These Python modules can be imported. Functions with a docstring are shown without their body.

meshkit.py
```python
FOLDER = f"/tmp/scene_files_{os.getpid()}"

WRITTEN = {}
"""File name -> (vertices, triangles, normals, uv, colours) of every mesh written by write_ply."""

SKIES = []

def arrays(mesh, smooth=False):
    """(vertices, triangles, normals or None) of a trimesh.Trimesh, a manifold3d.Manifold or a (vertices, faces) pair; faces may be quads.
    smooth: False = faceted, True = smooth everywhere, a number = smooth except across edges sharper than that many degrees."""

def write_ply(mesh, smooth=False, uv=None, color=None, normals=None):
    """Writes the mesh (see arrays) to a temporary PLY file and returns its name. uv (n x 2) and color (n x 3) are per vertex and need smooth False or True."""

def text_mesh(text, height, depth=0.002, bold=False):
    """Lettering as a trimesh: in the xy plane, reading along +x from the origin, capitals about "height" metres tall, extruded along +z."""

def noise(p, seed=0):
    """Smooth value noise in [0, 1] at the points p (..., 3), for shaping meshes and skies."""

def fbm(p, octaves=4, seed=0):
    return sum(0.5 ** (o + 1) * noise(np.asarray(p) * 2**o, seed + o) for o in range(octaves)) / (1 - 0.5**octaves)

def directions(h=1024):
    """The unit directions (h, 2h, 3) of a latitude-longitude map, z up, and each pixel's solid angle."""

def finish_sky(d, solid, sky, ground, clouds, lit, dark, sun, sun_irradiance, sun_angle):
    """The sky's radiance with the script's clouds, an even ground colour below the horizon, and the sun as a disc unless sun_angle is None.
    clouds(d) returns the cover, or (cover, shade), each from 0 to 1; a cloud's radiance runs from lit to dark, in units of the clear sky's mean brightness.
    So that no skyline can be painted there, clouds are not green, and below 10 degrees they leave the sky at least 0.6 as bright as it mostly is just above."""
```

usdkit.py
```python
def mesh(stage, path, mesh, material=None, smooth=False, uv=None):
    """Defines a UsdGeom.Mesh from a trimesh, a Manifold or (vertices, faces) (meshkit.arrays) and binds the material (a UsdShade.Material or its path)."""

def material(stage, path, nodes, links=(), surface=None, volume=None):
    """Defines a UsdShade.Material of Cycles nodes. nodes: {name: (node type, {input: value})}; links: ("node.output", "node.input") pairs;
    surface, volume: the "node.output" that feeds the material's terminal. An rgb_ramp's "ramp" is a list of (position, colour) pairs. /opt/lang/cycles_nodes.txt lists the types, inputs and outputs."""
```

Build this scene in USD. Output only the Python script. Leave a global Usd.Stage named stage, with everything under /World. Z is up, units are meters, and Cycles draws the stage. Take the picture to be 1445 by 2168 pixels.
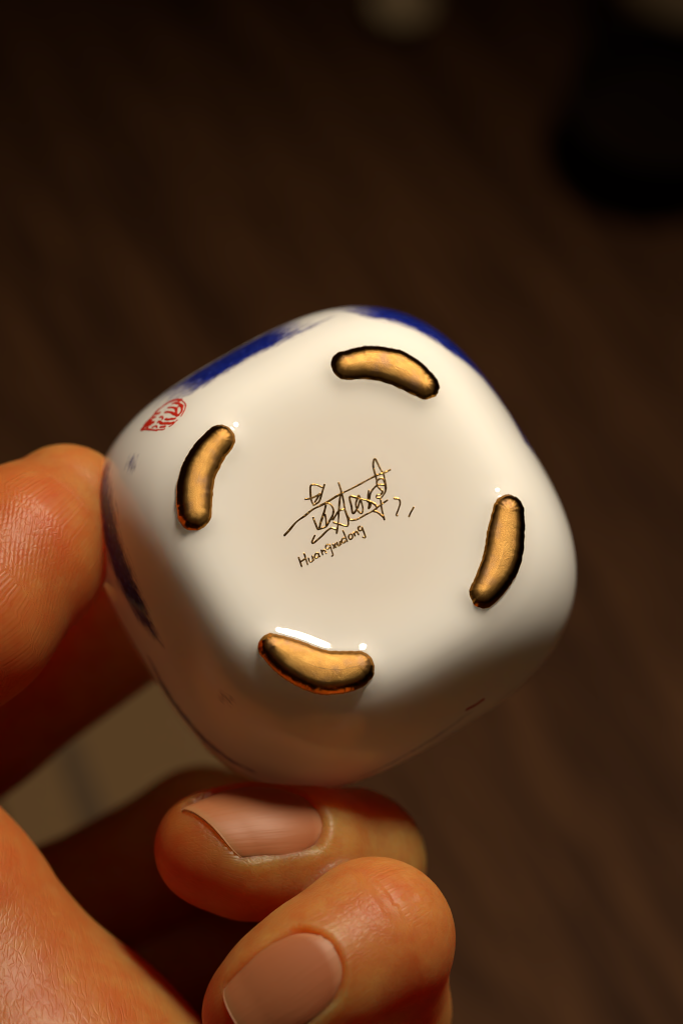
import math, random
import numpy as np, trimesh
from scipy.spatial import cKDTree
from scipy.ndimage import map_coordinates
from pxr import Usd, UsdGeom, UsdLux, UsdShade, Gf, Sdf, Vt
import usdkit, meshkit

random.seed(7); np.random.seed(7)
stage = Usd.Stage.CreateInMemory()
UsdGeom.SetStageUpAxis(stage, UsdGeom.Tokens.z); UsdGeom.SetStageMetersPerUnit(stage, 1.0)
UsdGeom.Xform.Define(stage, '/World'); UsdGeom.Scope.Define(stage, '/World/Looks')
T = Sdf.ValueTypeNames

# ------------------------------------------------------------------ camera
D = 380.0                       # mm from lens to the cup's base
PW, PH, S = 1445.0, 2168.0, 1445.0 / 80.0     # photo pixels, pixels per mm at the base
PITCH = math.radians(55)
P0 = np.array([0, 0, 0.165])    # cup's base, 165 mm above the table
RIGHT = np.array([1.0, 0, 0]); FWD = np.array([0, math.cos(PITCH), -math.sin(PITCH)]); UP = np.cross(RIGHT, FWD)
R3 = np.stack([RIGHT, UP, -FWD])               # rows: axes of the view-aligned modelling frame
EYE = P0 - FWD * D / 1000
cam = UsdGeom.Camera.Define(stage, '/World/camera')
m = np.eye(4); m[:3, :3] = R3; m[3, :3] = EYE
cam.AddTransformOp().Set(Gf.Matrix4d(m.tolist()))
cam.CreateHorizontalApertureAttr(24.0); cam.CreateVerticalApertureAttr(24.0 * 1024 / 682)
FOCAL = 24.0 / 80.0 * D
cam.CreateFocalLengthAttr(FOCAL); cam.CreateFStopAttr(FOCAL / 13.0); cam.CreateFocusDistanceAttr((D - 1.0) / 1000)
cam.CreateClippingRangeAttr(Gf.Vec2f(0.01, 20)); cam.CreateExposureAttr(0.0)

def world(p):                   # modelling frame (mm) -> world (m)
    return P0 + (np.asarray(p, float) / 1000) @ R3
def local(w):                   # world (m) -> modelling frame (mm)
    return ((np.asarray(w, float) - P0) * 1000) @ R3.T
def at(px, py, z):              # a point at depth z (mm towards the lens)
    k = (D - z) / D / S
    return np.array([(px - PW / 2) * k, -(py - PH / 2) * k, z])
def project(p):
    p = np.asarray(p, float); k = D / (D - p[..., 2]) * S
    return np.stack([PW / 2 + p[..., 0] * k, PH / 2 - p[..., 1] * k], -1)

# ------------------------------------------------------------------ lamps
def disc_lamp(name, pos, aim, radius, power, color, cone=None):
    l = UsdLux.DiskLight.Define(stage, '/World/' + name)
    z = np.asarray(pos) - np.asarray(aim); z = z / np.linalg.norm(z)
    x = np.cross([0, 1, 0.01], z); x /= np.linalg.norm(x); y = np.cross(z, x)
    mm = np.eye(4); mm[:3, :3] = np.stack([x, y, z]); mm[3, :3] = pos
    l.AddTransformOp().Set(Gf.Matrix4d(mm.tolist()))
    l.CreateRadiusAttr(radius); l.CreateIntensityAttr(power); l.CreateColorAttr(Gf.Vec3f(*color)); l.CreateNormalizeAttr(False)
    if cone:
        s = UsdLux.ShapingAPI.Apply(l.GetPrim()); s.CreateShapingConeAngleAttr(cone[0]); s.CreateShapingConeSoftnessAttr(cone[1])
    return l
LDIR = np.array([0.31, 0.78, 0.49]); LDIR /= np.linalg.norm(LDIR)
def spot_lamp(name, pos, aim, radius, power, color, cone, soft):   # a shaded lamp: a glowing globe behind a soft-edged cone
    l = UsdLux.SphereLight.Define(stage, '/World/' + name)
    z = np.asarray(pos) - np.asarray(aim); z = z / np.linalg.norm(z)
    x = np.cross([0, 1, 0.01], z); x /= np.linalg.norm(x); y = np.cross(z, x)
    mm = np.eye(4); mm[:3, :3] = np.stack([x, y, z]); mm[3, :3] = pos
    l.AddTransformOp().Set(Gf.Matrix4d(mm.tolist()))
    l.CreateRadiusAttr(radius); l.CreateIntensityAttr(power); l.CreateColorAttr(Gf.Vec3f(*color)); l.CreateNormalizeAttr(False)
    sh = UsdLux.ShapingAPI.Apply(l.GetPrim()); sh.CreateShapingConeAngleAttr(cone); sh.CreateShapingConeSoftnessAttr(soft)
spot_lamp('desk_lamp', world(LDIR * 520), world([10, -6, 0]), 0.048, 180.0, (1.0, 0.85, 0.645), 30.0, 0.95)
dome = UsdLux.DomeLight.Define(stage, '/World/sky')
dome.GetPrim().SetCustomDataByKey('kind', 'structure')
mat = usdkit.material(stage, '/World/Looks/room_dark', {'b': ('background_shader', {'color': (1.0, 0.46, 0.22), 'strength': 0.008})}, [], surface='b.background')
UsdShade.MaterialBindingAPI.Apply(dome.GetPrim()).Bind(mat)

# ------------------------------------------------------------------ helpers
used = {}
def numbered(parent, name):
    k = (parent, name); n = used.get(k, -1) + 1; used[k] = n
    return name if n == 0 else f'{name}_{n:03d}'
ORIGIN = {}
def tag(prim, label=None, cat=None, group=None, kind=None):
    for k, v in (('label', label), ('category', cat), ('group', group), ('kind', kind)):
        if v: prim.SetCustomDataByKey(k, v)
    return prim
def thing(name, origin, label=None, cat=None, group=None, kind=None):
    path = '/World/' + numbered('/World', name)
    x = UsdGeom.Xform.Define(stage, path); x.AddTranslateOp().Set(Gf.Vec3d(*map(float, origin)))
    ORIGIN[path] = np.asarray(origin, float)
    return tag(x.GetPrim(), label, cat, group, kind)
def part(name, parent, mesh, mat, smooth=True, prims=None, label=None, frame='view'):
    pp = parent.GetPath().pathString if parent else '/World'
    path = pp + '/' + numbered(pp, name)
    top = '/'.join(path.split('/')[:3])
    org = ORIGIN.get(top, np.zeros(3))
    v, f = (np.asarray(mesh.vertices), np.asarray(mesh.faces)) if hasattr(mesh, 'vertices') else mesh
    v = (world(v) if frame == 'view' else np.asarray(v, float)) - org
    g = usdkit.mesh(stage, path, (v, f), mat, smooth=smooth)
    for k, arr in (prims or {}).items():
        arr = np.asarray(arr, np.float32)
        if arr.ndim == 1:
            UsdGeom.PrimvarsAPI(g).CreatePrimvar(k, T.FloatArray, 'vertex').Set(Vt.FloatArray.FromNumpy(arr))
        else:
            UsdGeom.PrimvarsAPI(g).CreatePrimvar(k, T.Float3Array, 'vertex').Set(Vt.Vec3fArray.FromNumpy(arr))
    if label: g.GetPrim().SetCustomDataByKey('label', label)
    return g.GetPrim()
def sstep(a, b, x):
    t = np.clip((x - a) / (b - a), 0, 1); return t * t * (3 - 2 * t)
def resample(pts, step):
    pts = np.asarray(pts, float); d = np.r_[0, np.cumsum(np.linalg.norm(np.diff(pts, axis=0), axis=1))]
    n = max(2, int(d[-1] / step) + 1); t = np.linspace(0, d[-1], n)
    return np.stack([np.interp(t, d, pts[:, k]) for k in range(pts.shape[1])], 1)
def smooth_line(pts, step):       # Catmull-Rom through the points, then resampled
    p = np.asarray(pts, float)
    if len(p) > 2:
        q = np.vstack([2 * p[0] - p[1], p, 2 * p[-1] - p[-2]]); out = []
        for i in range(1, len(q) - 2):
            t = np.linspace(0, 1, 8, endpoint=False)[:, None]
            out.append(0.5 * (2 * q[i] + (q[i + 1] - q[i - 1]) * t + (2 * q[i - 1] - 5 * q[i] + 4 * q[i + 1] - q[i + 2]) * t**2 + (-q[i - 1] + 3 * q[i] - 3 * q[i + 1] + q[i + 2]) * t**3))
        p = np.vstack(out + [p[-1:]])
    return resample(p, step)

# ------------------------------------------------------------------ materials
def M(name, nodes, links, surface='p.BSDF'):
    return usdkit.material(stage, '/World/Looks/' + name, nodes, links, surface=surface)

wood = M('dark_walnut', {
    'tc': ('texture_coordinate', {}),
    'mp': ('mapping', {'mapping_type': 'point', 'rotation': (0, 0, math.radians(-27)), 'scale': (1, 1, 1)}),
    'mp2': ('mapping', {'mapping_type': 'point', 'scale': (135, 9, 60)}),
    'n1': ('noise_texture', {'scale': 1.0, 'detail': 4, 'roughness': 0.6, 'distortion': 0.9}),
    'mp3': ('mapping', {'mapping_type': 'point', 'scale': (520, 34, 300)}),
    'n2': ('noise_texture', {'scale': 1.0, 'detail': 3, 'roughness': 0.6, 'distortion': 0.3}),
    'mx': ('mix', {'mix_type': 'mix', 'fac': 0.5}),
    'r': ('rgb_ramp', {'ramp': [(0.32, (0.014, 0.0056, 0.0026)), (0.44, (0.027, 0.0108, 0.0046)), (0.55, (0.048, 0.0200, 0.0080)), (0.67, (0.076, 0.0325, 0.0125))]}),
    'bp': ('bump', {'strength': 0.25, 'distance': 0.0004}),
    'p': ('principled_bsdf', {'roughness': 0.6, 'specular_ior_level': 0.03})},
    [('tc.object', 'mp.vector'), ('mp.vector', 'mp2.vector'), ('mp2.vector', 'n1.vector'), ('mp.vector', 'mp3.vector'), ('mp3.vector', 'n2.vector'),
     ('n1.fac', 'mx.color1'), ('n2.fac', 'mx.color2'), ('mx.color', 'r.fac'), ('r.color', 'p.base_color'), ('n2.fac', 'bp.height'), ('bp.normal', 'p.normal')])

porcelain = M('white_porcelain', {
    'blue': ('attribute', {'attribute': 'blue'}), 'sf': ('attribute', {'attribute': 'surf'}), 'warm': ('attribute', {'attribute': 'warm'}),
    'mp': ('mapping', {'mapping_type': 'point', 'scale': (0.55, 2.4, 1)}),
    'n': ('noise_texture', {'scale': 1.0, 'detail': 5, 'roughness': 0.65, 'distortion': 0.4}),
    'add': ('math', {'math_type': 'multiply_add', 'value2': 3.4, 'value3': -1.7}),
    'sum': ('math', {'math_type': 'add'}),
    'mr': ('map_range', {'range_type': 'smoothstep', 'from_min': -0.7, 'from_max': 1.25, 'to_min': 0.0, 'to_max': 1.0, 'clamp': True}),
    'mp2': ('mapping', {'mapping_type': 'point', 'scale': (1.1, 4.5, 1)}),
    'n2': ('noise_texture', {'scale': 1.0, 'detail': 4, 'roughness': 0.6}),
    'rb': ('rgb_ramp', {'ramp': [(0.28, (0.002, 0.0035, 0.045)), (0.44, (0.003, 0.007, 0.125)), (0.54, (0.007, 0.017, 0.25)), (0.64, (0.035, 0.065, 0.40)), (0.73, (0.30, 0.35, 0.62))]}),
    'cw': ('mix', {'mix_type': 'mix', 'color1': (0.85, 0.815, 0.76), 'color2': (0.83, 0.75, 0.67)}),
    'mx': ('mix', {'mix_type': 'mix'}),
    'sp': ('noise_texture', {'scale': 0.05, 'detail': 2}),
    'bp': ('bump', {'strength': 0.05, 'distance': 0.0004}),
    'p': ('principled_bsdf', {'roughness': 0.045, 'ior': 1.5, 'subsurface_weight': 0.4, 'subsurface_scale': 0.0019, 'subsurface_radius': (1.0, 0.80, 0.58), 'coat_weight': 0.0})},
    [('sf.vector', 'mp.vector'), ('mp.vector', 'n.vector'), ('n.fac', 'add.value1'), ('add.value', 'sum.value1'), ('blue.fac', 'sum.value2'), ('sum.value', 'mr.value'),
     ('sf.vector', 'mp2.vector'), ('mp2.vector', 'n2.vector'), ('n2.fac', 'rb.fac'), ('warm.fac', 'cw.fac'), ('cw.color', 'mx.color1'), ('rb.color', 'mx.color2'),
     ('mr.result', 'mx.fac'), ('mx.color', 'p.base_color')])

gold = M('worn_gold', {
    'pl': ('attribute', {'attribute': 'plateau'}),
    'sf': ('attribute', {'attribute': 'surf'}),
    'mp': ('mapping', {'mapping_type': 'point', 'scale': (6.0, 15.0, 1)}),
    'n': ('noise_texture', {'scale': 1.0, 'detail': 4, 'roughness': 0.7}),
    'nb': ('noise_texture', {'scale': 0.45, 'detail': 3, 'roughness': 0.6}),
    'ro': ('mix_float', {'a': 0.16, 'b': 0.42}),
    'c': ('rgb_ramp', {'ramp': [(0.30, (0.32, 0.18, 0.090)), (0.48, (0.44, 0.235, 0.066)), (0.7, (0.52, 0.30, 0.088))]}),
    'cs': ('mix', {'mix_type': 'mix', 'color1': (0.50, 0.235, 0.045)}),
    'st': ('math', {'math_type': 'multiply', 'value2': 0.5}),
    'bp': ('bump', {'distance': 0.00012}),
    'p': ('principled_bsdf', {'metallic': 1.0})},
    [('pl.fac', 'ro.fac'), ('ro.result', 'p.roughness'), ('sf.vector', 'mp.vector'), ('mp.vector', 'n.vector'), ('sf.vector', 'nb.vector'), ('nb.fac', 'c.fac'),
     ('c.color', 'cs.color2'), ('pl.fac', 'cs.fac'), ('cs.color', 'p.base_color'), ('pl.fac', 'st.value1'), ('st.value', 'bp.strength'), ('n.fac', 'bp.height'), ('bp.normal', 'p.normal')])

gold_ink = M('gold_ink', {
    'tc': ('texture_coordinate', {}), 'n': ('noise_texture', {'scale': 2600.0, 'detail': 2}),
    'bp': ('bump', {'strength': 0.6, 'distance': 0.00015}),
    'c': ('rgb_ramp', {'ramp': [(0.35, (0.18, 0.09, 0.024)), (0.6, (0.58, 0.34, 0.10))]}),
    'p': ('principled_bsdf', {'metallic': 1.0, 'roughness': 0.22})},
    [('tc.object', 'n.vector'), ('n.fac', 'bp.height'), ('bp.normal', 'p.normal'), ('n.fac', 'c.fac'), ('c.color', 'p.base_color')])

red_ink = M('red_seal_ink', {
    'tc': ('texture_coordinate', {}), 'n': ('noise_texture', {'scale': 2200.0, 'detail': 3}),
    'c': ('rgb_ramp', {'ramp': [(0.3, (0.46, 0.014, 0.006)), (0.6, (0.55, 0.030, 0.016)), (0.78, (0.62, 0.16, 0.10))]}),
    'p': ('principled_bsdf', {'roughness': 0.12})},
    [('tc.object', 'n.vector'), ('n.fac', 'c.fac'), ('c.color', 'p.base_color')])

skin = M('skin', {
    'tc': ('texture_coordinate', {}), 'fuv': ('attribute', {'attribute': 'fuv'}), 'tone': ('attribute', {'attribute': 'tone'}), 'ridge': ('attribute', {'attribute': 'ridge'}),
    'crw': ('attribute', {'attribute': 'crease'}),
    'nv': ('noise_texture', {'scale': 260.0, 'detail': 4, 'roughness': 0.65}),
    'rmp': ('map_range', {'from_min': 0.3, 'from_max': 0.7, 'to_min': -0.26, 'to_max': 0.26}),
    'ts': ('math', {'math_type': 'add'}),
    'c': ('rgb_ramp', {'ramp': [(0.0, (0.40, 0.172, 0.046)), (0.45, (0.365, 0.106, 0.024)), (1.0, (0.345, 0.058, 0.009))]}),
    # polygonal skin texture
    'mv': ('mapping', {'mapping_type': 'point', 'scale': (0.9, 1.3, 1)}),
    'nw': ('noise_texture', {'scale': 0.8, 'detail': 2}),
    'av': ('vector_math', {'math_type': 'add'}),
    'vo': ('voronoi_texture', {'feature': 'distance_to_edge', 'scale': 1.15, 'randomness': 1.0}),
    'vr': ('map_range', {'range_type': 'smoothstep', 'from_min': 0.0, 'from_max': 0.22, 'to_min': 0.0, 'to_max': 1.0, 'clamp': True}),
    # cross creases
    'mc': ('mapping', {'mapping_type': 'point', 'scale': (2.6, 0.20, 1)}),
    'nc': ('noise_texture', {'scale': 1.0, 'detail': 4, 'roughness': 0.65, 'distortion': 0.5}),
    'cm': ('math', {'math_type': 'multiply'}),
    # ridges of the finger pads
    'mw': ('mapping', {'mapping_type': 'point', 'rotation': (0, 0, 0.5), 'scale': (1, 1, 1)}),
    'wv': ('wave_texture', {'wave_type': 'bands', 'bands_direction': 'y', 'scale': 0.66, 'distortion': 2.6, 'detail': 1.5, 'detail_scale': 0.35}),
    'wm': ('math', {'math_type': 'multiply'}),
    'h1': ('math', {'math_type': 'multiply_add', 'value2': 0.42}),
    'h2': ('math', {'math_type': 'multiply_add', 'value2': 1.5}),
    'bp': ('bump', {'strength': 0.34, 'distance': 0.00018}),
    'p': ('principled_bsdf', {'roughness': 0.46, 'subsurface_weight': 1.0, 'subsurface_scale': 0.0032, 'subsurface_radius': (1.0, 0.30, 0.12), 'specular_ior_level': 0.30})},
    [('tc.object', 'nv.vector'), ('nv.fac', 'rmp.value'), ('rmp.result', 'ts.value1'), ('tone.fac', 'ts.value2'), ('ts.value', 'c.fac'), ('c.color', 'p.base_color'),
     ('fuv.vector', 'mv.vector'), ('fuv.vector', 'nw.vector'), ('mv.vector', 'av.vector1'), ('nw.color', 'av.vector2'), ('av.vector', 'vo.vector'), ('vo.distance', 'vr.value'),
     ('fuv.vector', 'mc.vector'), ('mc.vector', 'nc.vector'), ('nc.fac', 'cm.value1'), ('crw.fac', 'cm.value2'),
     ('fuv.vector', 'mw.vector'), ('mw.vector', 'wv.vector'), ('wv.fac', 'wm.value1'), ('ridge.fac', 'wm.value2'),
     ('vr.result', 'h1.value1'), ('wm.value', 'h1.value3'), ('cm.value', 'h2.value1'), ('h1.value', 'h2.value3'), ('h2.value', 'bp.height'), ('bp.normal', 'p.normal')])

nail_mat = M('fingernail', {
    'uv': ('attribute', {'attribute': 'fuv'}), 'tip': ('attribute', {'attribute': 'tone'}),
    'mp': ('mapping', {'mapping_type': 'point', 'scale': (0.12, 2.2, 1)}), 'n': ('noise_texture', {'scale': 1.0, 'detail': 2}),
    'c': ('rgb_ramp', {'ramp': [(0.0, (0.40, 0.19, 0.105)), (0.14, (0.340, 0.112, 0.048)), (0.92, (0.345, 0.118, 0.048)), (0.97, (0.34, 0.14, 0.058)), (1.0, (0.31, 0.135, 0.055))]}),
    'bp': ('bump', {'strength': 0.4, 'distance': 0.0001}),
    'p': ('principled_bsdf', {'roughness': 0.5, 'subsurface_weight': 0.35, 'subsurface_scale': 0.0008, 'subsurface_radius': (1.0, 0.35, 0.22), 'specular_ior_level': 0.3})},
    [('uv.vector', 'mp.vector'), ('mp.vector', 'n.vector'), ('n.fac', 'bp.height'), ('bp.normal', 'p.normal'), ('tip.fac', 'c.fac'), ('c.color', 'p.base_color')])

linen = M('beige_linen', {
    'tc': ('texture_coordinate', {}), 'n': ('noise_texture', {'scale': 900.0, 'detail': 2}),
    'c': ('rgb_ramp', {'ramp': [(0.3, (0.085, 0.050, 0.022)), (0.7, (0.115, 0.068, 0.030))]}),
    'p': ('principled_bsdf', {'roughness': 0.9, 'specular_ior_level': 0.1})},
    [('tc.object', 'n.vector'), ('n.fac', 'c.fac'), ('c.color', 'p.base_color')])
linen_dark = M('dark_stripe', {
    'tc': ('texture_coordinate', {}), 'n': ('noise_texture', {'scale': 900.0, 'detail': 2}),
    'c': ('rgb_ramp', {'ramp': [(0.3, (0.045, 0.028, 0.016)), (0.7, (0.07, 0.045, 0.025))]}),
    'p': ('principled_bsdf', {'roughness': 0.9, 'specular_ior_level': 0.1})},
    [('tc.object', 'n.vector'), ('n.fac', 'c.fac'), ('c.color', 'p.base_color')])
clay = M('beige_clay', {
    'tc': ('texture_coordinate', {}), 'n': ('noise_texture', {'scale': 400.0, 'detail': 3}),
    'c': ('rgb_ramp', {'ramp': [(0.3, (0.29, 0.205, 0.11)), (0.7, (0.34, 0.245, 0.14))]}),
    'p': ('principled_bsdf', {'roughness': 0.7, 'specular_ior_level': 0.2})},
    [('tc.object', 'n.vector'), ('n.fac', 'c.fac'), ('c.color', 'p.base_color')])
dark_clay = M('black_clay', {
    'tc': ('texture_coordinate', {}), 'n': ('noise_texture', {'scale': 400.0, 'detail': 3}),
    'c': ('rgb_ramp', {'ramp': [(0.3, (0.0065, 0.0032, 0.0018)), (0.7, (0.010, 0.005, 0.0028))]}),
    'p': ('principled_bsdf', {'roughness': 0.9, 'specular_ior_level': 0.03})},
    [('tc.object', 'n.vector'), ('n.fac', 'c.fac'), ('c.color', 'p.base_color')])

# ------------------------------------------------------------------ the table
def rounded_box(x0, x1, y0, y1, z0, z1, r):
    b = trimesh.creation.box(extents=(x1 - x0 - 2 * r, y1 - y0 - 2 * r, z1 - z0 - 2 * r))
    s = trimesh.creation.icosphere(subdivisions=2, radius=r)
    pts = (b.vertices[:, None, :] + s.vertices[None]).reshape(-1, 3)
    h = trimesh.convex.convex_hull(pts); h.apply_translation(((x0 + x1) / 2, (y0 + y1) / 2, (z0 + z1) / 2)); return h
table = part('table_top', None, rounded_box(-0.75, 0.75, -0.55, 0.85, -0.03, 0.0, 0.004), wood, smooth=40, frame='world')
tag(table, 'dark brown walnut table top with streaky grain, far out of focus', 'table', kind='structure')
def table_at(px, py, z=0.0):      # the point of the plane z that shows at a pixel
    d = world(at(px, py, 0)) - EYE
    return EYE + d * ((z - EYE[2]) / d[2])

# ------------------------------------------------------------------ the cup
nrm = np.array([0.105, 0.20, 0]); nrm[2] = math.sqrt(1 - (nrm**2).sum())
EU = np.array([0.971, -0.239, 0]); EU -= nrm * EU.dot(nrm); EU /= np.linalg.norm(EU); EV = np.cross(nrm, EU)
C0 = at(742, 1090, 0.0)
E1, E2 = (EU + EV) / math.sqrt(2), (EV - EU) / math.sqrt(2)      # normals of the cup's sides
def on_base(px, py):             # pixel -> coordinates (mm) on the base plane along EU, EV
    e = np.array([0, 0, D]); d = at(px, py, 0) - e
    q = e + d * ((C0 - e).dot(nrm) / d.dot(nrm)) - C0
    return np.array([q.dot(EU), q.dot(EV)])

FEET = {
    'top': ([(732, 777), (780, 771), (835, 781), (875, 803), (897, 820)], [30, 38, 41, 37, 28]),
    'left': ([(468, 932), (441, 965), (420, 1010), (414, 1055), (415, 1088)], [29, 36, 38, 38, 32]),
    'right': ([(1073, 1082), (1067, 1130), (1060, 1180), (1042, 1222), (1020, 1256)], [31, 41, 42, 38, 28]),
    'bottom': ([(576, 1368), (622, 1395), (680, 1420), (735, 1419), (757, 1412)], [25, 42, 46, 42, 32])}
foot_lines = {}
for k, (pts, hw) in FEET.items():
    b = np.array([on_base(*p) for p in pts]); h = np.array(hw) / S + 0.15; h[[0, -1]] += 0.18
    foot_lines[k] = smooth_line(np.column_stack([b, h]), 0.12)
def foot_sdf(xy):
    out = np.full(len(xy), 99.0)
    for l in foot_lines.values():
        for a, b in zip(l[:-3:3], l[3::3]):
            ab = b[:2] - a[:2]; t = np.clip(((xy - a[:2]) @ ab) / (ab @ ab), 0, 1)
            out = np.minimum(out, np.linalg.norm(xy - a[:2] - t[:, None] * ab, axis=1) - (a[2] + t * (b[2] - a[2])))
    return out

HEIGHT = 37.0
prof = [(a, 0.0) for a in np.arange(0.0, 15.0, 0.22)]
aa = np.concatenate([np.linspace(15, 26.0, 90)[:-1], 27.2 - 1.2 * np.linspace(1, 0, 30)**2])
tilt = np.interp(aa, [15, 16.6, 18.2, 19.8, 21.5, 23.7, 26.0, 27.2], [0, 6, 24, 46, 58, 67, 76, 87])
hh = np.r_[0, np.cumsum(np.diff(aa) * np.tan(np.radians((tilt[1:] + tilt[:-1]) / 2)))]
hh = hh * 20.0 / hh[-1]
prof += list(zip(aa, hh))
for t in np.linspace(0, 1, 60)[1:]: prof.append((27.2 - 2.4 * t**1.7, 20 + (HEIGHT - 20) * t))
outer = len(prof)
for t in np.linspace(0, math.pi, 9)[1:]: prof.append((24.8 - 0.9 + 0.9 * math.cos(t), HEIGHT + 0.9 * math.sin(t)))
for t in np.linspace(0, 1, 24)[1:]: prof.append((23.0 + 1.6 * math.sin(t * 1.5), HEIGHT - (HEIGHT - 18) * t))
for t in np.linspace(0, math.pi / 2, 24)[1:]: prof.append((24.6 * math.cos(t) ** 0.9 if t < math.pi / 2 - 1e-6 else 0.0, 18 - 15.2 * math.sin(t)))
prof = np.array(prof); NC = 900
phi = np.linspace(0, 2 * math.pi, NC, endpoint=False)
def shape(phi, p): return (np.abs(np.cos(phi))**p + np.abs(np.sin(phi))**p) ** (-1 / p)
def power(a): return 2.0 + 0.95 * sstep(9.0, 24.0, a)
A, PHI = prof[:, 0][:, None], phi[None]
Rr = A * shape(PHI, power(A)); Hh = np.repeat(prof[:, 1][:, None], NC, 1)
c1, c2 = Rr * np.cos(PHI), Rr * np.sin(PHI)
xy = np.stack([(c1 - c2) / math.sqrt(2), (c1 + c2) / math.sqrt(2)], -1).reshape(-1, 2)     # along EU, EV
def relief(xy, fs):               # hollow of the base, glaze drawn up around the feet
    r = np.linalg.norm(xy, axis=1)
    return -0.26 * (1 - sstep(9.0, 16.0, r)) + 0.5 * np.exp(-(np.maximum(fs + 0.2, 0) / 1.0)**1.3) * (r < 25)
idx_o = np.zeros(len(xy), bool); idx_o[:outer * NC] = Hh.ravel()[:outer * NC] < 8
fs = np.full(len(xy), 99.0); fs[idx_o] = foot_sdf(xy[idx_o])
rel = np.where(idx_o, relief(xy, fs), 0)
Vc = C0 + xy[:, :1] * EU + xy[:, 1:] * EV + (rel - Hh.ravel())[:, None] * nrm
nr = len(prof); i, j = np.meshgrid(np.arange(nr - 1), np.arange(NC), indexing='ij'); j2 = (j + 1) % NC
Fc = np.concatenate([np.stack([i * NC + j, (i + 1) * NC + j, (i + 1) * NC + j2], -1).reshape(-1, 3), np.stack([i * NC + j, (i + 1) * NC + j2, i * NC + j2], -1).reshape(-1, 3)])
keep = np.linalg.norm(np.cross(Vc[Fc[:, 1]] - Vc[Fc[:, 0]], Vc[Fc[:, 2]] - Vc[Fc[:, 0]]), axis=1) > 1e-9
Fc = Fc[keep]
fn = np.cross(Vc[Fc[:, 1]] - Vc[Fc[:, 0]], Vc[Fc[:, 2]] - Vc[Fc[:, 0]])
if (fn[:1000] @ nrm).mean() < 0: Fc = Fc[:, ::-1]; fn = -fn
VN = np.zeros_like(Vc)
for k in range(3): np.add.at(VN, Fc[:, k], fn)
VN /= np.maximum(np.linalg.norm(VN, axis=1, keepdims=True), 1e-12)
sarc = np.r_[0, np.cumsum(np.linalg.norm(np.diff(prof, axis=0), axis=1))]
SARC = np.repeat(sarc[:, None], NC, 1).ravel(); PHIV = np.repeat(PHI, nr, 0).ravel()
front = (np.einsum('ij,ij->i', VN, np.array([0, 0, D]) - Vc) > 0) & (np.arange(len(Vc)) < outer * NC)
FI = np.nonzero(front)[0]; tree = cKDTree(project(Vc[FI]))
def on_cup(px):                   # pixels -> point, normal, angle, arc length on the outside of the cup
    d, k = tree.query(np.asarray(px, float), 4); w = 1 / (d + 0.05); w /= w.sum(1, keepdims=True); q = FI[k]
    n = (VN[q] * w[..., None]).sum(1); n /= np.linalg.norm(n, axis=1, keepdims=True)
    ang = np.arctan2((np.sin(PHIV[q]) * w).sum(1), (np.cos(PHIV[q]) * w).sum(1))
    return (Vc[q] * w[..., None]).sum(1), n, ang, (SARC[q] * w).sum(1)

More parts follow.
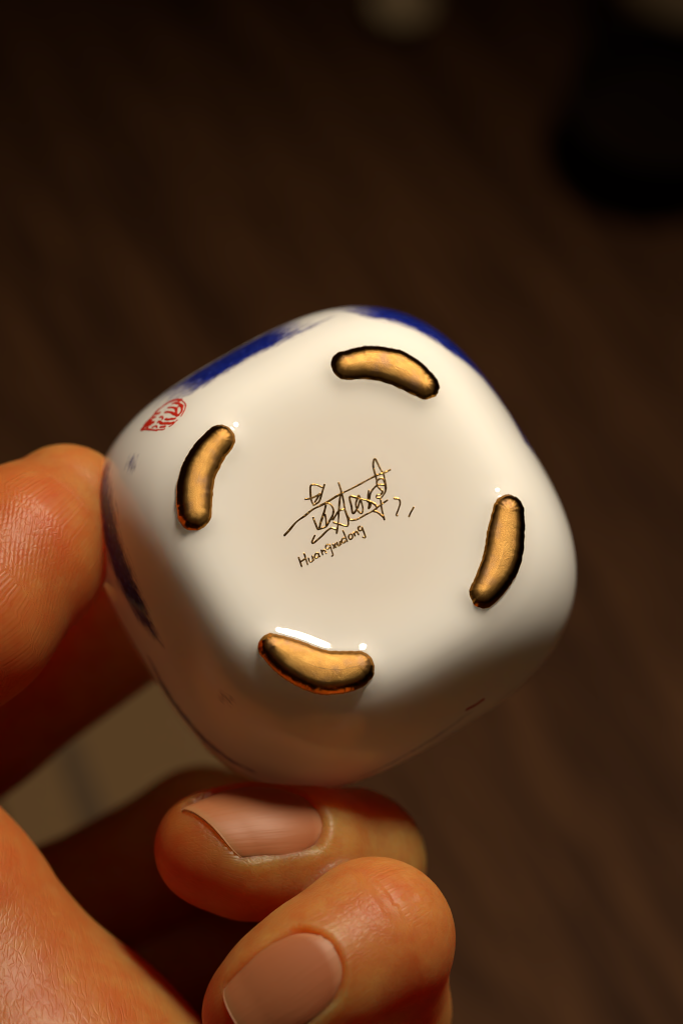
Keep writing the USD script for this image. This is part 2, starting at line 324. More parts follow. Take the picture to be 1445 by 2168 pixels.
# cobalt brushwork: a field in mm (positive inside) over angle and arc length
RB = 26.5
blue = np.full(len(Vc), -6.0)
def wrap(x): return (x + math.pi) % (2 * math.pi) - math.pi
def band(edge, thick, taper=1.5, more=0.5):  # edge: pixels where the brushwork begins, seen from the base; it runs on down the side
    _, _, an, s = on_cup(edge)
    o = np.argsort(wrap(an - an.mean())); c = an.mean(); an, s = wrap(an - c)[o], s[o]
    w = wrap(PHIV - c); sb = np.interp(w, an, s)
    inside = np.minimum(SARC - sb + more, sb + thick - SARC)
    ends = np.minimum(w - an[0], an[-1] - w) * RB
    return np.where(ends < -8, -6, np.clip(np.minimum(inside, ends / taper), -6, 4))
def stroke(pts, half):
    _, _, an, s = on_cup(pts)
    an = np.unwrap(an); l = smooth_line(np.column_stack([an * RB, s, np.broadcast_to(half, len(an))]), 0.4)
    w = np.column_stack([(an.mean() + wrap(PHIV - an.mean())) * RB, SARC])
    d, k = cKDTree(l[:, :2]).query(w); return np.clip(l[k, 2] - d, -6, 3)
okmask = np.arange(len(Vc)) < outer * NC
strokes = [
    band([(378, 845), (400, 838), (440, 815), (480, 790), (530, 760), (575, 738), (610, 718), (650, 700)], 9.0, 3.2, -0.25),
    band([(715, 657), (740, 660), (765, 667), (795, 674), (862, 690), (908, 713), (960, 750), (995, 775), (1032, 814), (1077, 876), (1112, 938), (1145, 985)], 9.0, 3.6),
    stroke([(560, 741), (610, 714), (660, 690), (700, 672)], [0.4, 0.7, 0.6, 0.1]),
    stroke([(222, 1000), (225, 1080), (240, 1160), (270, 1240), (305, 1310), (342, 1362)], [1.4, 2.2, 2.6, 2.6, 1.8, 0.2]),
    stroke([(318, 1398), (350, 1460), (400, 1530), (460, 1590), (530, 1632)], [0.4, 1.1, 1.1, 1.0, 0.4]),
    stroke([(774, 1641), (854, 1601), (934, 1552), (990, 1511)], [0.2, 0.45, 0.45, 0.2]),
    stroke([(277, 978), (280, 990)], [0.7, 0.5]),
    stroke([(472, 1477), (486, 1482)], [0.35, 0.25])]
for b in strokes: blue = np.maximum(blue, b)
blue[~okmask] = -6
warm = np.where(okmask & (Hh.ravel() < 6), 1 - sstep(9.0, 17.5, np.linalg.norm(xy, axis=1)), 0)

cup = thing('porcelain_cup', world(C0), 'white porcelain cup held base towards the viewer, with gold feet and cobalt blue brushwork', 'cup')
part('body', cup, (Vc, Fc), porcelain, True, {'blue': blue, 'surf': np.column_stack([PHIV * RB, SARC, np.zeros(len(Vc))]), 'warm': warm})

def base_point(xy, lift):
    xy = np.asarray(xy, float)
    rl = relief(xy, foot_sdf(xy)) * 0 - 0.26 * (1 - sstep(9.0, 16.0, np.linalg.norm(xy, axis=1)))
    return C0 + xy[:, :1] * EU + xy[:, 1:] * EV + (rl + lift)[:, None] * nrm

from shapely.geometry import Point
from shapely.ops import unary_union
def make_foot(key):
    l = foot_lines[key]
    poly = unary_union([Point(p[0], p[1]).buffer(p[2], 24) for p in l]).buffer(-0.1).buffer(0.1)
    out = resample(np.array(poly.exterior.coords), 0.14)[:-1]
    r = np.random.RandomState(abs(len(key) * 31 + 5)); ph = np.linspace(0, 2 * math.pi, len(out), endpoint=False)
    cl = l[2:-2] if len(l) > 8 else l
    d, k = cKDTree(cl[:, :2]).query(out); c = cl[k, :2]
    k2 = np.exp(-0.5 * (np.arange(-8, 9) / 3.5)**2); k2 /= k2.sum()
    c = np.stack([np.convolve(np.r_[c[-8:, q], c[:, q], c[:8, q]], k2, 'valid') for q in (0, 1)], 1)
    rag = meshkit.fbm(np.column_stack([out * 2.2, np.full(len(out), 3.1 + len(key))]), 3) - 0.5
    cd = (out - c) / np.maximum(np.linalg.norm(out - c, axis=1, keepdims=True), 1e-6)
    out = out + cd * (rag * 0.18)[:, None]
    rings, lifts, plat = [], [], []
    W = np.linalg.norm(out - c, axis=1)
    HT = 1.75
    for e in (-0.06, 0.0, 0.07, 0.16, 0.27, 0.4, 0.53, 0.67, 0.82, 0.98, 1.15, 1.32):
        hgt = 1.32 * (1 - (1 - max(e, -0.2) / 1.65)**2) + (0.05 if e >= 0 else -0.3)
        s = np.clip(e / W, -0.1, 0.88)
        rings.append(out + (c - out) * s[:, None]); lifts.append(np.full(len(out), hgt)); plat.append(np.full(len(out), sstep(0.5, 0.96, e)))
    s0 = np.clip(1.32 / W, 0, 0.88)
    for t in (0.25, 0.5, 0.75, 1.0):
        rings.append(out + (c - out) * (s0 + (1 - s0) * t)[:, None]); lifts.append(np.full(len(out), 1.318 + 0.14 * math.sin(t * 1.57))); plat.append(np.ones(len(out)))
    n = len(out); v2 = np.vstack(rings); L = np.concatenate(lifts)
    w = meshkit.noise(np.column_stack([v2 * 1.1, np.full(len(v2), 7.7)])) - 0.5
    P_ = np.concatenate(plat); w = w + (meshkit.fbm(np.column_stack([v2 * 1.6, np.full(len(v2), 2.2)]), 2) - 0.5) * 4.0 * (1 - P_)
    V = base_point(v2, L + w * 0.03 * (L > 0.5))
    a, b = np.meshgrid(np.arange(len(rings) - 1), np.arange(n), indexing='ij'); b2 = (b + 1) % n
    F = np.concatenate([np.stack([a * n + b, a * n + b2, (a + 1) * n + b2], -1).reshape(-1, 3), np.stack([a * n + b, (a + 1) * n + b2, (a + 1) * n + b], -1).reshape(-1, 3)])
    ar = np.cross(V[F[:, 1]] - V[F[:, 0]], V[F[:, 2]] - V[F[:, 0]]); F = F[np.linalg.norm(ar, axis=1) > 1e-10]; ar = ar[np.linalg.norm(ar, axis=1) > 1e-10]
    if (ar @ nrm).mean() < 0: F = F[:, ::-1]
    return (V, F), {'plateau': np.concatenate(plat), 'surf': np.column_stack([v2, np.zeros(len(v2))])}
for key, lab in (('top', 'gold foot nearest the blue brushwork at the top'), ('left', 'gold foot beside the red seal'), ('right', 'gold foot on the right corner'), ('bottom', 'gold foot nearest the curled fingers')):
    msh, pr = make_foot(key); part('foot', cup, msh, gold, True, pr, label=lab)

def ribbon(pts, nrms, half, thick):   # a flattened raised line lying on a surface
    t = np.gradient(pts, axis=0); t /= np.maximum(np.linalg.norm(t, axis=1, keepdims=True), 1e-9)
    b = np.cross(nrms, t); b /= np.maximum(np.linalg.norm(b, axis=1, keepdims=True), 1e-9)
    half = np.broadcast_to(half, len(pts)).copy(); half[0] *= 0.5; half[-1] *= 0.5
    ang = np.linspace(0, math.pi, 6)
    prof2 = [(math.cos(a), math.sin(a)) for a in ang] + [(-1, -0.6), (1, -0.6)]
    V = np.concatenate([pts + b * (half * x)[:, None] + nrms * (thick * y) for x, y in prof2]).reshape(len(prof2), len(pts), 3)
    n, mN = len(pts), len(prof2); F = []
    V = V.reshape(-1, 3); a, q = np.meshgrid(np.arange(mN), np.arange(n - 1), indexing='ij'); a2 = (a + 1) % mN
    F = np.concatenate([np.stack([a * n + q, a2 * n + q + 1, a * n + q + 1], -1).reshape(-1, 3), np.stack([a * n + q, a2 * n + q, a2 * n + q + 1], -1).reshape(-1, 3)])
    caps = []
    for e in (0, n - 1):
        ring = [k * n + e for k in range(mN)]
        for k in range(1, mN - 1): caps.append([ring[0], ring[k], ring[k + 1]] if e else [ring[0], ring[k + 1], ring[k]])
    return trimesh.Trimesh(V, np.vstack([F, caps]), process=False)

def writing(strokes, half, zoom):
    out = []
    for n_, st in enumerate(strokes):
        p = np.array([on_base(560 + x / zoom, 940 + y / zoom) for x, y in st])
        l = smooth_line(p, 0.07)
        w = half * (0.72 + 0.56 * meshkit.noise(np.column_stack([l * 0.9, np.full(len(l), n_ * 1.7)])))
        if len(l) < 3: continue
        out.append(ribbon(base_point(l, np.full(len(l), 0.012)), np.repeat(nrm[None], len(l), 0), w, 0.05))
    return trimesh.util.concatenate(out)
SIGN = [
    [(165, 778), (210, 730), (270, 660), (345, 605), (410, 553), (520, 497), (630, 430), (760, 365), (940, 268), (1010, 243), (1075, 212)],
    [(340, 465), (385, 460), (440, 438), (475, 415)],
    [(512, 338), (495, 365), (440, 343), (395, 348), (390, 400), (397, 470), (418, 520)],
    [(512, 335), (492, 400), (468, 478), (445, 500), (415, 518)], [(425, 495), (450, 455), (472, 418)],
    [(412, 615), (430, 665), (458, 722), (480, 660), (505, 590), (525, 508)],
    [(458, 722), (490, 712), (525, 695), (550, 655), (575, 610), (588, 565), (563, 510), (525, 503), (510, 560), (470, 680)],
    [(515, 590), (522, 640), (527, 697)], [(585, 560), (578, 640), (602, 608), (632, 565), (690, 546)],
    [(628, 320), (650, 390), (670, 470), (685, 560), (710, 640), (705, 692), (640, 680), (580, 660)],
    [(652, 395), (640, 470), (632, 560), (628, 650), (620, 715), (612, 760)],
    [(612, 725), (570, 712), (530, 735), (480, 785), (420, 835), (404, 828), (430, 768)],
    [(685, 560), (708, 615), (735, 642), (790, 635), (850, 602), (920, 565), (985, 515), (1050, 470)],
    [(885, 470), (850, 470), (790, 455), (725, 445), (738, 520), (752, 585), (790, 540), (815, 465)],
    [(800, 428), (785, 470), (776, 510), (792, 562), (825, 585), (836, 545), (820, 480), (800, 428)],
    [(887, 385), (880, 440), (890, 500), (883, 545), (902, 515), (882, 470)], [(868, 480), (925, 500), (955, 535), (925, 565)],
    [(958, 325), (945, 270), (925, 190), (928, 138), (940, 122), (960, 158), (985, 210), (1015, 265), (1030, 380), (1010, 430), (985, 455), (953, 452), (958, 428), (985, 432)],
    [(985, 430), (1003, 400), (965, 360), (955, 312), (1000, 288), (1022, 342), (960, 345), (905, 405), (890, 470)],
    [(985, 455), (995, 540), (1020, 645)], [(920, 567), (960, 577), (1020, 628)],
    [(1095, 458), (1140, 465), (1152, 500), (1138, 550), (1120, 600), (1136, 606)], [(1270, 530), (1242, 580), (1225, 618)]]
LETTERS = [
    [(288, 955), (318, 1042)], [(335, 922), (368, 1025)], [(303, 1000), (352, 968)],
    [(372, 960), (382, 993), (398, 1000), (412, 980), (404, 943)], [(408, 962), (418, 990)],
    [(460, 925), (437, 928), (425, 955), (440, 967), (460, 950)], [(456, 920), (463, 945), (474, 957)],
    [(480, 893), (496, 942)], [(487, 915), (505, 897), (516, 907), (527, 930)],
    [(548, 850), (526, 855), (520, 878), (540, 888), (560, 870)], [(553, 846), (570, 900), (582, 940), (567, 952)],
    [(573, 845), (611, 877)], [(606, 838), (585, 887)],
    [(614, 828), (624, 858), (640, 854), (642, 822)], [(640, 820), (647, 842), (656, 850)],
    [(688, 795), (664, 800), (655, 825), (675, 836), (693, 815)], [(664, 727), (686, 780), (706, 830)],
    [(727, 760), (714, 785), (730, 806), (749, 790), (743, 765), (727, 760)],
    [(754, 743), (772, 782)], [(761, 757), (780, 739), (790, 748), (802, 771)],
    [(817, 694), (797, 705), (804, 731), (826, 726), (830, 700)], [(826, 696), (845, 748), (858, 790), (830, 787)]]
part('signature', cup, writing(SIGN, 0.118, 4.014), gold_ink, True, label='fine gold handwritten signature')
part('lettering', cup, writing(LETTERS, 0.105, 4.014), gold_ink, True, label='small gold handwritten name under the signature')

SZ = 11.115
SEAL = [
    ([(140, 905), (230, 780), (300, 690), (420, 580), (520, 450), (640, 350), (760, 265), (880, 205), (1000, 180), (1100, 195)], 2.0),
    ([(1100, 195), (1170, 250), (1195, 310), (1180, 400), (1130, 500), (1080, 580)], 0.8), ([(1010, 650), (940, 715), (870, 780), (800, 815)], 0.7),
    ([(720, 860), (650, 885), (560, 888)], 0.7), ([(560, 888), (480, 897), (360, 885), (240, 880), (150, 905)], 1.1),
    ([(880, 275), (940, 255), (1010, 260), (1080, 300), (1115, 350), (1105, 440), (1060, 510), (1010, 548), (970, 520), (975, 450), (985, 385), (1070, 310)], 1.6),
    ([(770, 372), (860, 360), (930, 370), (985, 395)], 1.7), ([(695, 478), (790, 468), (870, 480), (930, 520), (1010, 545)], 1.6),
    ([(575, 600), (640, 575), (660, 610), (645, 655)], 1.4), ([(715, 625), (765, 650), (850, 635), (970, 622)], 1.6),
    ([(525, 705), (590, 700), (630, 735), (740, 735), (850, 735), (940, 705)], 1.6),
    ([(400, 835), (510, 795), (510, 850)], 1.3), ([(585, 825), (650, 818), (730, 815)], 1.5),
    ([(480, 520), (600, 490)], 1.7), ([(400, 600), (500, 590)], 1.7), ([(290, 700), (430, 660)], 1.8), ([(220, 790), (330, 740), (470, 700)], 1.7), ([(190, 850), (300, 800), (400, 750)], 1.5), ([(180, 890), (260, 870), (330, 830)], 1.3)]
out = []
for n_, (st, wd) in enumerate(SEAL):
    l = smooth_line(np.array(st, float), 9.0); px = np.column_stack([285 + l[:, 0] / SZ, 830 + l[:, 1] / SZ])
    p, n, _, _ = on_cup(px)
    out.append(ribbon(p + n * 0.008, n, 0.128 * wd * (0.75 + 0.5 * meshkit.noise(np.column_stack([l * 0.02, np.full(len(l), n_)]))), 0.02))
part('red_seal', cup, trimesh.util.concatenate(out), red_ink, True, label='oval red seal mark on the shoulder')
p, n, _, _ = on_cup(smooth_line([(985, 1503), (1005, 1493), (1025, 1479)], 2.0))
part('red_mark', cup, ribbon(p + n * 0.008, n, 0.35, 0.02), red_ink, True, label='small red mark low on the shaded side')

# ------------------------------------------------------------------ the hand
CH = {}                            # finger -> list of (x, y, z, r) joints in mm
def jt(px, py, z, r): return np.r_[at(px, py, z), r]
CH['thumb'] = [jt(138, 1082, -17, 8.2), jt(45, 1168, -12, 10.3), jt(-80, 1290, -7, 11.5), jt(-390, 1560, -8, 12.0), jt(-330, 2150, -22, 17)]
CH['index'] = [jt(620, 1190, -54, 7.6), jt(430, 1200, -54, 10.2), jt(315, 1235, -51, 11.0), jt(-50, 1500, -46, 11.0), jt(-330, 1760, -46, 11)]
CH['middle'] = [jt(450, 1797, -8.6, 7.0), jt(520, 1803, -8.8, 7.8), jt(640, 1810, -12.2, 8.2), jt(742, 1828, -19.5, 8.8), jt(705, 1850, -33, 8.9), jt(640, 1810, -46, 9.2), jt(430, 1775, -53, 9.2), jt(120, 1950, -50, 9.6), jt(-150, 2040, -48, 11)]
CH['ring'] = [jt(556, 2148, 2.6, 7.1), jt(610, 2108, 3.2, 8.0), jt(690, 2050, 2.6, 8.4), jt(792, 1987, -1.0, 9.0), jt(795, 2145, -14, 8.7), jt(780, 2190, -34, 9.0), jt(480, 2050, -54, 9.8), jt(-60, 2200, -50, 11.5)]
CH['little'] = [jt(600, 2450, 2, 6.2), jt(690, 2390, 1, 6.8), jt(750, 2350, -4, 7.2), jt(770, 2440, -18, 7.2), jt(730, 2470, -36, 7.8), jt(420, 2430, -48, 8.5), jt(0, 2560, -44, 11)]
PALM = [[jt(-135, 1960, -13, 13.0), jt(40, 2405, -14, 24.5)], [jt(40, 2405, -14, 24.5), jt(-250, 2850, -25, 27)],
        [jt(-330, 1760, -46, 11), jt(-260, 2700, -38, 22)], [jt(-150, 2040, -48, 11), jt(-260, 2700, -38, 22)],
        [jt(-60, 2200, -50, 11.5), jt(-200, 2750, -36, 22)], [jt(0, 2560, -44, 11), jt(-150, 2850, -34, 22)],
        [jt(-330, 2150, -22, 17), jt(-320, 2800, -28, 26)], [jt(-390, 1560, -8, 12), jt(-135, 1960, -13, 13)], [jt(-280, 2800, -30, 27), jt(-560, 3400, -40, 26)]]
def cone(P, a, b):
    a = np.asarray(a, np.float32); b = np.asarray(b, np.float32)
    ab = b[:3] - a[:3]; l2 = float(ab @ ab); q = P - a[:3]
    t = np.clip((q @ ab) / l2, 0, 1)
    return np.sqrt(((q - t[..., None] * ab)**2).sum(-1)) - (a[3] + t * (b[3] - a[3]))
def smin(a, b, k):
    h = np.maximum(k - np.abs(a - b), 0) / k; return np.minimum(a, b) - h * h * k * 0.25
LO, HI, ST = np.array([-85., -150., -82.]), np.array([24., 18., 24.]), 0.6
dims = np.ceil((HI - LO) / ST).astype(int) + 1
GX = [np.float32(LO[k] + ST * np.arange(dims[k])) for k in range(3)]
def prim_block(a, b, pad=9.0):
    lo = np.minimum(a[:3] - a[3], b[:3] - b[3]) - pad; hi = np.maximum(a[:3] + a[3], b[:3] + b[3]) + pad
    i0 = np.clip(((lo - LO) / ST).astype(int), 0, dims - 1); i1 = np.clip(np.ceil((hi - LO) / ST).astype(int) + 1, 1, dims)
    return tuple(slice(x, max(y, x + 1)) for x, y in zip(i0, i1))
def chain_field(bones, k):
    g = np.full(dims, 12.0, np.float32)
    for a, b in bones:
        s = prim_block(a, b)
        P = np.stack(np.meshgrid(*[GX[q][s[q]] for q in range(3)], indexing='ij'), -1)
        g[s] = smin(g[s], np.minimum(cone(P, a, b), 12.0), k)
    return g
FLD = None
palm = chain_field(PALM, 9.0)
fields = {n: chain_field(list(zip(c[:-1], c[1:])), 2.2) for n, c in CH.items()}
FLD = palm
for n_ in ('thumb', 'index', 'middle', 'ring', 'little'):
    FLD = smin(FLD, fields[n_], 6.0 if n_ == 'thumb' else 0.8)
def surface_net(g):
    ins = g < 0
    dm = np.array(g.shape) - 1
    cnt = np.zeros(dm, np.int8); acc = np.zeros((*dm, 3), np.float32)
    cells = lambda o: tuple(slice(o[k], o[k] + dm[k]) for k in range(3))
    corner = [(a, b, c) for a in (0, 1) for b in (0, 1) for c in (0, 1)]
    allin = np.ones(dm, bool); anyin = np.zeros(dm, bool)
    for c in corner: allin &= ins[cells(c)]; anyin |= ins[cells(c)]
    act = np.argwhere(anyin & ~allin)
    gi = np.full(dm, -1, np.int64); gi[tuple(act.T)] = np.arange(len(act))
    pos = np.zeros((len(act), 3)); n = np.zeros(len(act))
    for ax in range(3):
        for c in corner:
            if c[ax]: continue
            e = list(c); e[ax] = 1
            v0 = g[tuple((act + c).T)]; v1 = g[tuple((act + e).T)]
            x = (v0 < 0) != (v1 < 0); t = np.where(x, v0 / np.where(x, v0 - v1, 1), 0)
            p = np.tile(np.array(c, float), (len(act), 1)); p[:, ax] += t
            pos += p * x[:, None]; n += x
    V = LO + ST * (act + pos / n[:, None])
    F = []
    for ax in range(3):
        u, w = (ax + 1) % 3, (ax + 2) % 3
        a = ins.take(range(0, g.shape[ax] - 1), ax); b = ins.take(range(1, g.shape[ax]), ax)
        e = np.argwhere(a != b); e = e[(e[:, u] > 0) & (e[:, w] > 0) & (e[:, u] < dm[u]) & (e[:, w] < dm[w])]
        du, dw = np.eye(3, dtype=int)[u], np.eye(3, dtype=int)[w]
        q = np.stack([gi[tuple((e - du - dw).T)], gi[tuple((e - dw).T)], gi[tuple(e.T)], gi[tuple((e - du).T)]], 1)
        fl = ~ins[tuple(e.T)]; q[fl] = q[fl][:, ::-1]
        F += [q[:, [0, 1, 2]], q[:, [0, 2, 3]]]
    F = np.vstack(F); return V, F[(F >= 0).all(1)]
FLD[0], FLD[-1], FLD[:, 0], FLD[:, -1], FLD[:, :, 0], FLD[:, :, -1] = 2, 2, 2, 2, 2, 2
HV, HF = surface_net(FLD)
hm = trimesh.Trimesh(HV, HF, process=False)
comp = trimesh.graph.connected_component_labels(hm.face_adjacency, node_count=len(HF))
big = np.bincount(comp).argmax(); HF = HF[comp == big]
u_, inv = np.unique(HF, return_inverse=True); HV, HF = HV[u_], inv.reshape(-1, 3)
hm = trimesh.Trimesh(HV, HF, process=False)
import scipy.sparse as sp
E = hm.edges_unique; W_ = sp.coo_matrix((np.ones(len(E) * 2), (np.r_[E[:, 0], E[:, 1]], np.r_[E[:, 1], E[:, 0]])), shape=(len(HV),) * 2).tocsr()
W_ = sp.diags(1 / np.maximum(np.asarray(W_.sum(1)).ravel(), 1)) @ W_
for it in range(6):
    HV = HV + 0.5 * (W_ @ HV - HV); HV = HV - 0.52 * (W_ @ HV - HV)
hm = trimesh.Trimesh(HV, HF, process=False)
if hm.volume < 0: HF = HF[:, ::-1]; hm = trimesh.Trimesh(HV, HF, process=False)
def sample(P): return map_coordinates(FLD, ((np.asarray(P) - LO) / ST).T, order=1, mode='nearest')
HN = np.array(hm.vertex_normals)

# press the flesh against the cup where they touch
q = HV - C0; h = -(q @ nrm); a_, b_ = q @ EU, q @ EV
ph_ = np.arctan2((b_ - a_) / math.sqrt(2), (a_ + b_) / math.sqrt(2)); rr = np.hypot(a_, b_)
ao = np.interp(h, prof[60:outer, 1], prof[60:outer, 0]); lim = ao * shape(ph_, power(ao)) + 0.12
hit = (h > -0.5) & (h < HEIGHT + 0.4) & (rr < lim) & (rr > 14)
rad = (q - (q @ nrm)[:, None] * nrm) / np.maximum(rr, 1e-6)[:, None]
HV = np.where(hit[:, None], HV + rad * (lim - rr)[:, None], HV)

# where each vertex lies along and around its finger
FUV = np.zeros((len(HV), 3)); best = np.full(len(HV), 1e9); DC = np.full((6, len(HV)), 1e3); tone = np.full(len(HV), 0.30); ridge = np.zeros(len(HV)); crease = np.zeros(len(HV)); who = np.full(len(HV), -1)
names = list(CH) + ['palm']
allch = dict(CH); allch['palm'] = [PALM[0][0], PALM[0][1], PALM[1][1], PALM[-1][1]]
for w_, nme in enumerate(names):
    c = allch[nme]; L0 = 0.0
    for a, b in zip(c[:-1], c[1:]):
        ab = b[:3] - a[:3]; ln = np.linalg.norm(ab); t = np.clip((HV - a[:3]) @ ab / ln**2, 0, 1)
        off = HV - a[:3] - t[:, None] * ab; d = np.linalg.norm(off, axis=1) - (a[3] + t * (b[3] - a[3]))
        ax = ab / ln; up = np.array([0, 0.3, 0.95]); up -= ax * up.dot(ax); up /= np.linalg.norm(up); sd = np.cross(ax, up)
        ang = np.arctan2(off @ sd, off @ up)
        DC[w_] = np.minimum(DC[w_], d); k = d < best
        best[k] = d[k]; who[k] = w_
        along = L0 + ((HV - a[:3]) @ ab / ln)[k] if L0 == 0 else L0 + (t * ln)[k]
        FUV[k] = np.column_stack([along, ang[k] * (9.0 if nme != 'palm' else 20.0), np.full(k.sum(), w_ * 17.0)])
        L0 += ln
tipd = FUV[:, 0]
for w_, nme in enumerate(names):
    k = who == w_
    if nme in ('middle', 'ring', 'little', 'index'):
        tone[k] = 0.22 + 0.70 * (1 - sstep(-7, 9, tipd[k]))
        crease[k] = 0.25 + 0.75 * np.exp(-((tipd[k] - 15.5) / 5.0)**2)
    if nme == 'thumb':
        tone[k] = 0.30 + 0.22 * sstep(-2, 12, tipd[k]); ridge[k] = 0.42 * sstep(2, 9, tipd[k]) * (1 - sstep(24, 34, tipd[k])); crease[k] = 0.15
    if nme == 'palm':
        FUV[k] = np.column_stack([HV[k] @ [0.8, 0.6, 0], HV[k] @ [-0.5, 0.66, 0.56], np.full(k.sum(), 102.0)])
        tone[k] = 0.42; ridge[k] = 0.05; crease[k] = 0.2
for _ in range(12): tone, ridge, crease = (0.5 * x + 0.5 * (W_ @ x) for x in (tone, ridge, crease))

# nails: plates that follow the fingertip, sunk in folds of skin
def nail_frame(finger, i0, tip, nrm_hint, along0, length, width, shear, rad, turn):
    c = CH[finger]; A_ = c[0][:3] - c[i0][:3]; A_ /= np.linalg.norm(A_)
    N_ = np.asarray(nrm_hint, float); N_ -= A_ * N_.dot(A_); N_ /= np.linalg.norm(N_); B_ = np.cross(N_, A_); t_ = math.radians(turn); A_, B_ = A_ * math.cos(t_) + B_ * math.sin(t_), B_ * math.cos(t_) - A_ * math.sin(t_)
    return dict(o=c[0][:3], A=A_, N=N_, B=B_, x0=along0, L=length, w=width, shear=shear, r=rad)
def nail_q(nf, x, y):             # signed distance (mm) to the nail's outline in (along, across)
    xs = x - nf['shear'] * y
    u = (xs - nf['x0']) / nf['L']                       # 0 cuticle .. 1 free edge
    half = nf['w'] / 2 * (0.84 + 0.16 * np.clip(u, 0, 1))
    back = (u * nf['L']) - 0.28 * nf['w'] * (np.abs(y) / half)**2.4      # rounded cuticle
    front = nf['L'] * (1 - u) + 0.03 * nf['w'] * (1 - (y / half)**2)
    return np.minimum(np.minimum(half - np.abs(y), back), front), u
def to_nail(nf, P):
    q = P - nf['o']; x = q @ nf['A']; th = np.arctan2(q @ nf['B'], q @ nf['N']); return x, th * nf['r'], th
def make_nail(nf):
    nx, ny = 64, 48
    U, Y = np.meshgrid(np.linspace(0, 1, nx), np.linspace(-1, 1, ny), indexing='ij')
    half = nf['w'] / 2 * (0.84 + 0.16 * U); y = Y * half
    cut = 0.28 * nf['w'] * np.abs(Y)**2.4
    fr = nf['L'] + 0.05 * nf['w'] * (1 - Y**2) - 0.11 * nf['w'] * np.abs(Y)**7
    x = nf['x0'] + cut + (fr - cut) * U + nf['shear'] * y
    th = y / nf['r']; d = np.cos(th)[..., None] * nf['N'] + np.sin(th)[..., None] * nf['B']; o = nf['o'] + x[..., None] * nf['A']
    lo_, hi_ = np.full(U.shape, 2.0), np.full(U.shape, 16.0)
    for _ in range(30):
        md = (lo_ + hi_) / 2; inside = sample((o + d * md[..., None]).reshape(-1, 3)).reshape(U.shape) < 0
        lo_ = np.where(inside, md, lo_); hi_ = np.where(inside, hi_, md)
    # smooth plate: fit the radius by a low-order polynomial so the nail is a clean curved plate
    X = np.stack([np.ones(U.size), U.ravel(), Y.ravel(), U.ravel()**2, Y.ravel()**2, U.ravel() * Y.ravel()], 1)
    rho = (X @ np.linalg.lstsq(X, md.ravel(), rcond=None)[0]).reshape(U.shape)
    rho = rho - 0.16 + 0.25 * sstep(0.75, 1.0, U) - 0.45 * np.abs(Y)**5 - 0.25 * (1 - sstep(0.0, 0.12, U))
    top = o + d * rho[..., None]
    bot = o + d * (rho - 0.30)[..., None]
    V = np.vstack([top.reshape(-1, 3), bot.reshape(-1, 3)]); K = nx * ny
    i, j = np.meshgrid(np.arange(nx - 1), np.arange(ny - 1), indexing='ij'); a, b, c_, e = i * ny + j, (i + 1) * ny + j, (i + 1) * ny + j + 1, i * ny + j + 1
    F = np.vstack([np.stack([a, b, c_], -1).reshape(-1, 3), np.stack([a, c_, e], -1).reshape(-1, 3)])
    rim = np.r_[np.arange(ny), np.arange(1, nx) * ny + ny - 1, (nx - 1) * ny + np.arange(ny - 2, -1, -1), np.arange(nx - 2, 0, -1) * ny]
    r2 = np.roll(rim, -1)
    F = np.vstack([F, F[:, ::-1] + K, np.stack([rim, rim + K, r2 + K], 1), np.stack([rim, r2 + K, r2], 1)])
    t = trimesh.Trimesh(V, F, process=False)
    if t.volume < 0: F = F[:, ::-1]
    uv = np.column_stack([x.ravel(), y.ravel(), np.zeros(K)])
    return (V, F), {'fuv': np.vstack([uv, uv]), 'tone': np.r_[U.ravel(), U.ravel()]}
NAILS = [('middle', nail_frame('middle', 2, 0, (-0.05, 0.60, 0.80), -11.0, 13.6, 11.6, -0.42, 7.8, 9)),
         ('ring', nail_frame('ring', 2, 0, (-0.15, 0.20, 0.97), -12.2, 14.0, 11.2, 0.05, 8.1, 0))]
nail_meshes = []
for fname, nf in NAILS:
    nail_meshes.append((fname,) + make_nail(nf))
    x, y, th = to_nail(nf, HV); k = (who == names.index(fname)) & (np.abs(th) < 1.6) & (x > nf['x0'] - 6)
    qd, u = nail_q(nf, x[k], y[k])
    dirs = np.cos(th[k])[:, None] * nf['N'] + np.sin(th[k])[:, None] * nf['B']
    inside = sstep(0.0, 0.75, qd)
    fold = np.exp(-((qd + 0.75) / 0.55)**2) * (u < 0.97)
    disp = -0.95 * inside + 0.15 * fold - 0.12 * np.exp(-((u - 1.03) * nf['L'] / 0.7)**2) * (np.abs(y[k]) < nf['w'] / 2)
    oth = np.delete(DC, names.index(fname), 0).min(0)[k]
    HV[k] += dirs * (disp * sstep(0.6, 2.0, oth) * (1 - sstep(1.25, 1.55, np.abs(th[k]))))[:, None]

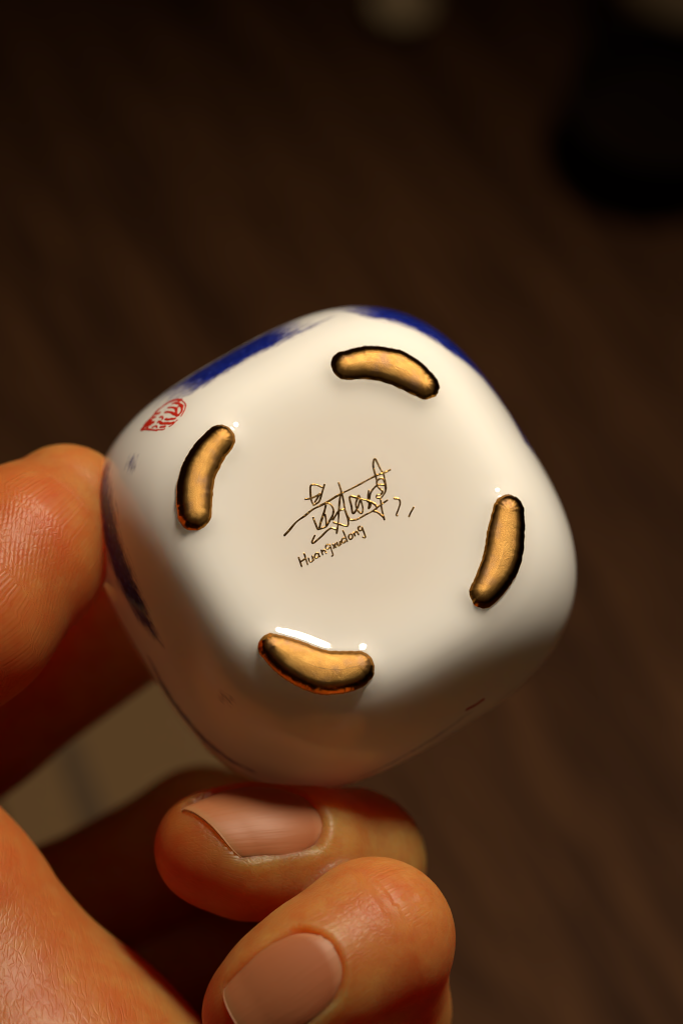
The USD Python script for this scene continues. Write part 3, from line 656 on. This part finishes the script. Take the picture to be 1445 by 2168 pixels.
hand = thing('person', world(at(-100, 2300, -20)), 'bare hand holding the white cup between thumb and curled fingers', 'person')
body = part('hand', hand, (HV, HF), skin, True, {'fuv': FUV, 'tone': tone, 'ridge': ridge, 'crease': crease})
for fname, msh, pr in nail_meshes:
    part('fingernail', hand, msh, nail_mat, True, pr, label={'middle': 'nail of the upper finger just under the cup', 'ring': 'nail of the lower finger nearest the viewer'}[fname])

# ------------------------------------------------------------------ things on the table, far out of focus
def slab(corners, z0, z1, r):       # a soft-edged sheet over the quad
    c = np.array(corners)[:, :2]; from shapely.geometry import Polygon
    pl = Polygon(c).buffer(-r).buffer(r, 6)
    return trimesh.creation.extrude_polygon(pl, z1 - z0, engine='earcut').apply_translation((0, 0, z0))
cloth = thing('cloth', table_at(230, 1600), 'folded beige cloth with a dark stripe, blurred, lying on the table behind the fingers', 'cloth')
q4 = [table_at(*p) for p in ((-60, 1560), (420, 1290), (520, 1640), (60, 1900))]
part('sheet', cloth, slab(q4, 0.0, 0.0022, 0.003), linen, 30, frame='world')
part('stripe', cloth, slab([table_at(*p, 0.0022) for p in ((110, 1550), (150, 1535), (232, 1735), (178, 1765))], 0.0022, 0.0026, 0.0005), linen_dark, 30, frame='world', label='dark stripe')
def lathe(profile, n=64):
    return trimesh.creation.revolve(np.array(profile), sections=n)
def pot(name, cen, profile, mat_, label, cat):
    t = thing(name, cen, label, cat); msh = lathe(profile); msh.apply_translation(cen)
    part('body', t, msh, mat_, 40, frame='world'); return t
c = table_at(1455, 50)
pot('clay_jar', c, [(0, 0), (0.011, 0), (0.014, 0.002), (0.018, 0.011), (0.017, 0.020), (0.013, 0.025), (0.013, 0.027), (0.0115, 0.027), (0.0115, 0.023), (0.0, 0.005)], clay, 'pale beige jar, very blurred, at the top right corner of the table', 'jar')
c = table_at(1392, 320)
pot('clay_bowl', c, [(0, 0), (0.010, 0), (0.012, 0.0015), (0.017, 0.008), (0.019, 0.017), (0.0175, 0.017), (0.0155, 0.009), (0.0, 0.003)], dark_clay, 'black clay bowl, very blurred, in front of the pale jar', 'bowl')
c = table_at(850, 40)
pot('small_dish', c, [(0, 0), (0.0045, 0), (0.0052, 0.001), (0.0065, 0.005), (0.0062, 0.0055), (0.0058, 0.005), (0.0, 0.002)], clay, 'small pale blurred dish at the top edge of the table', 'dish')
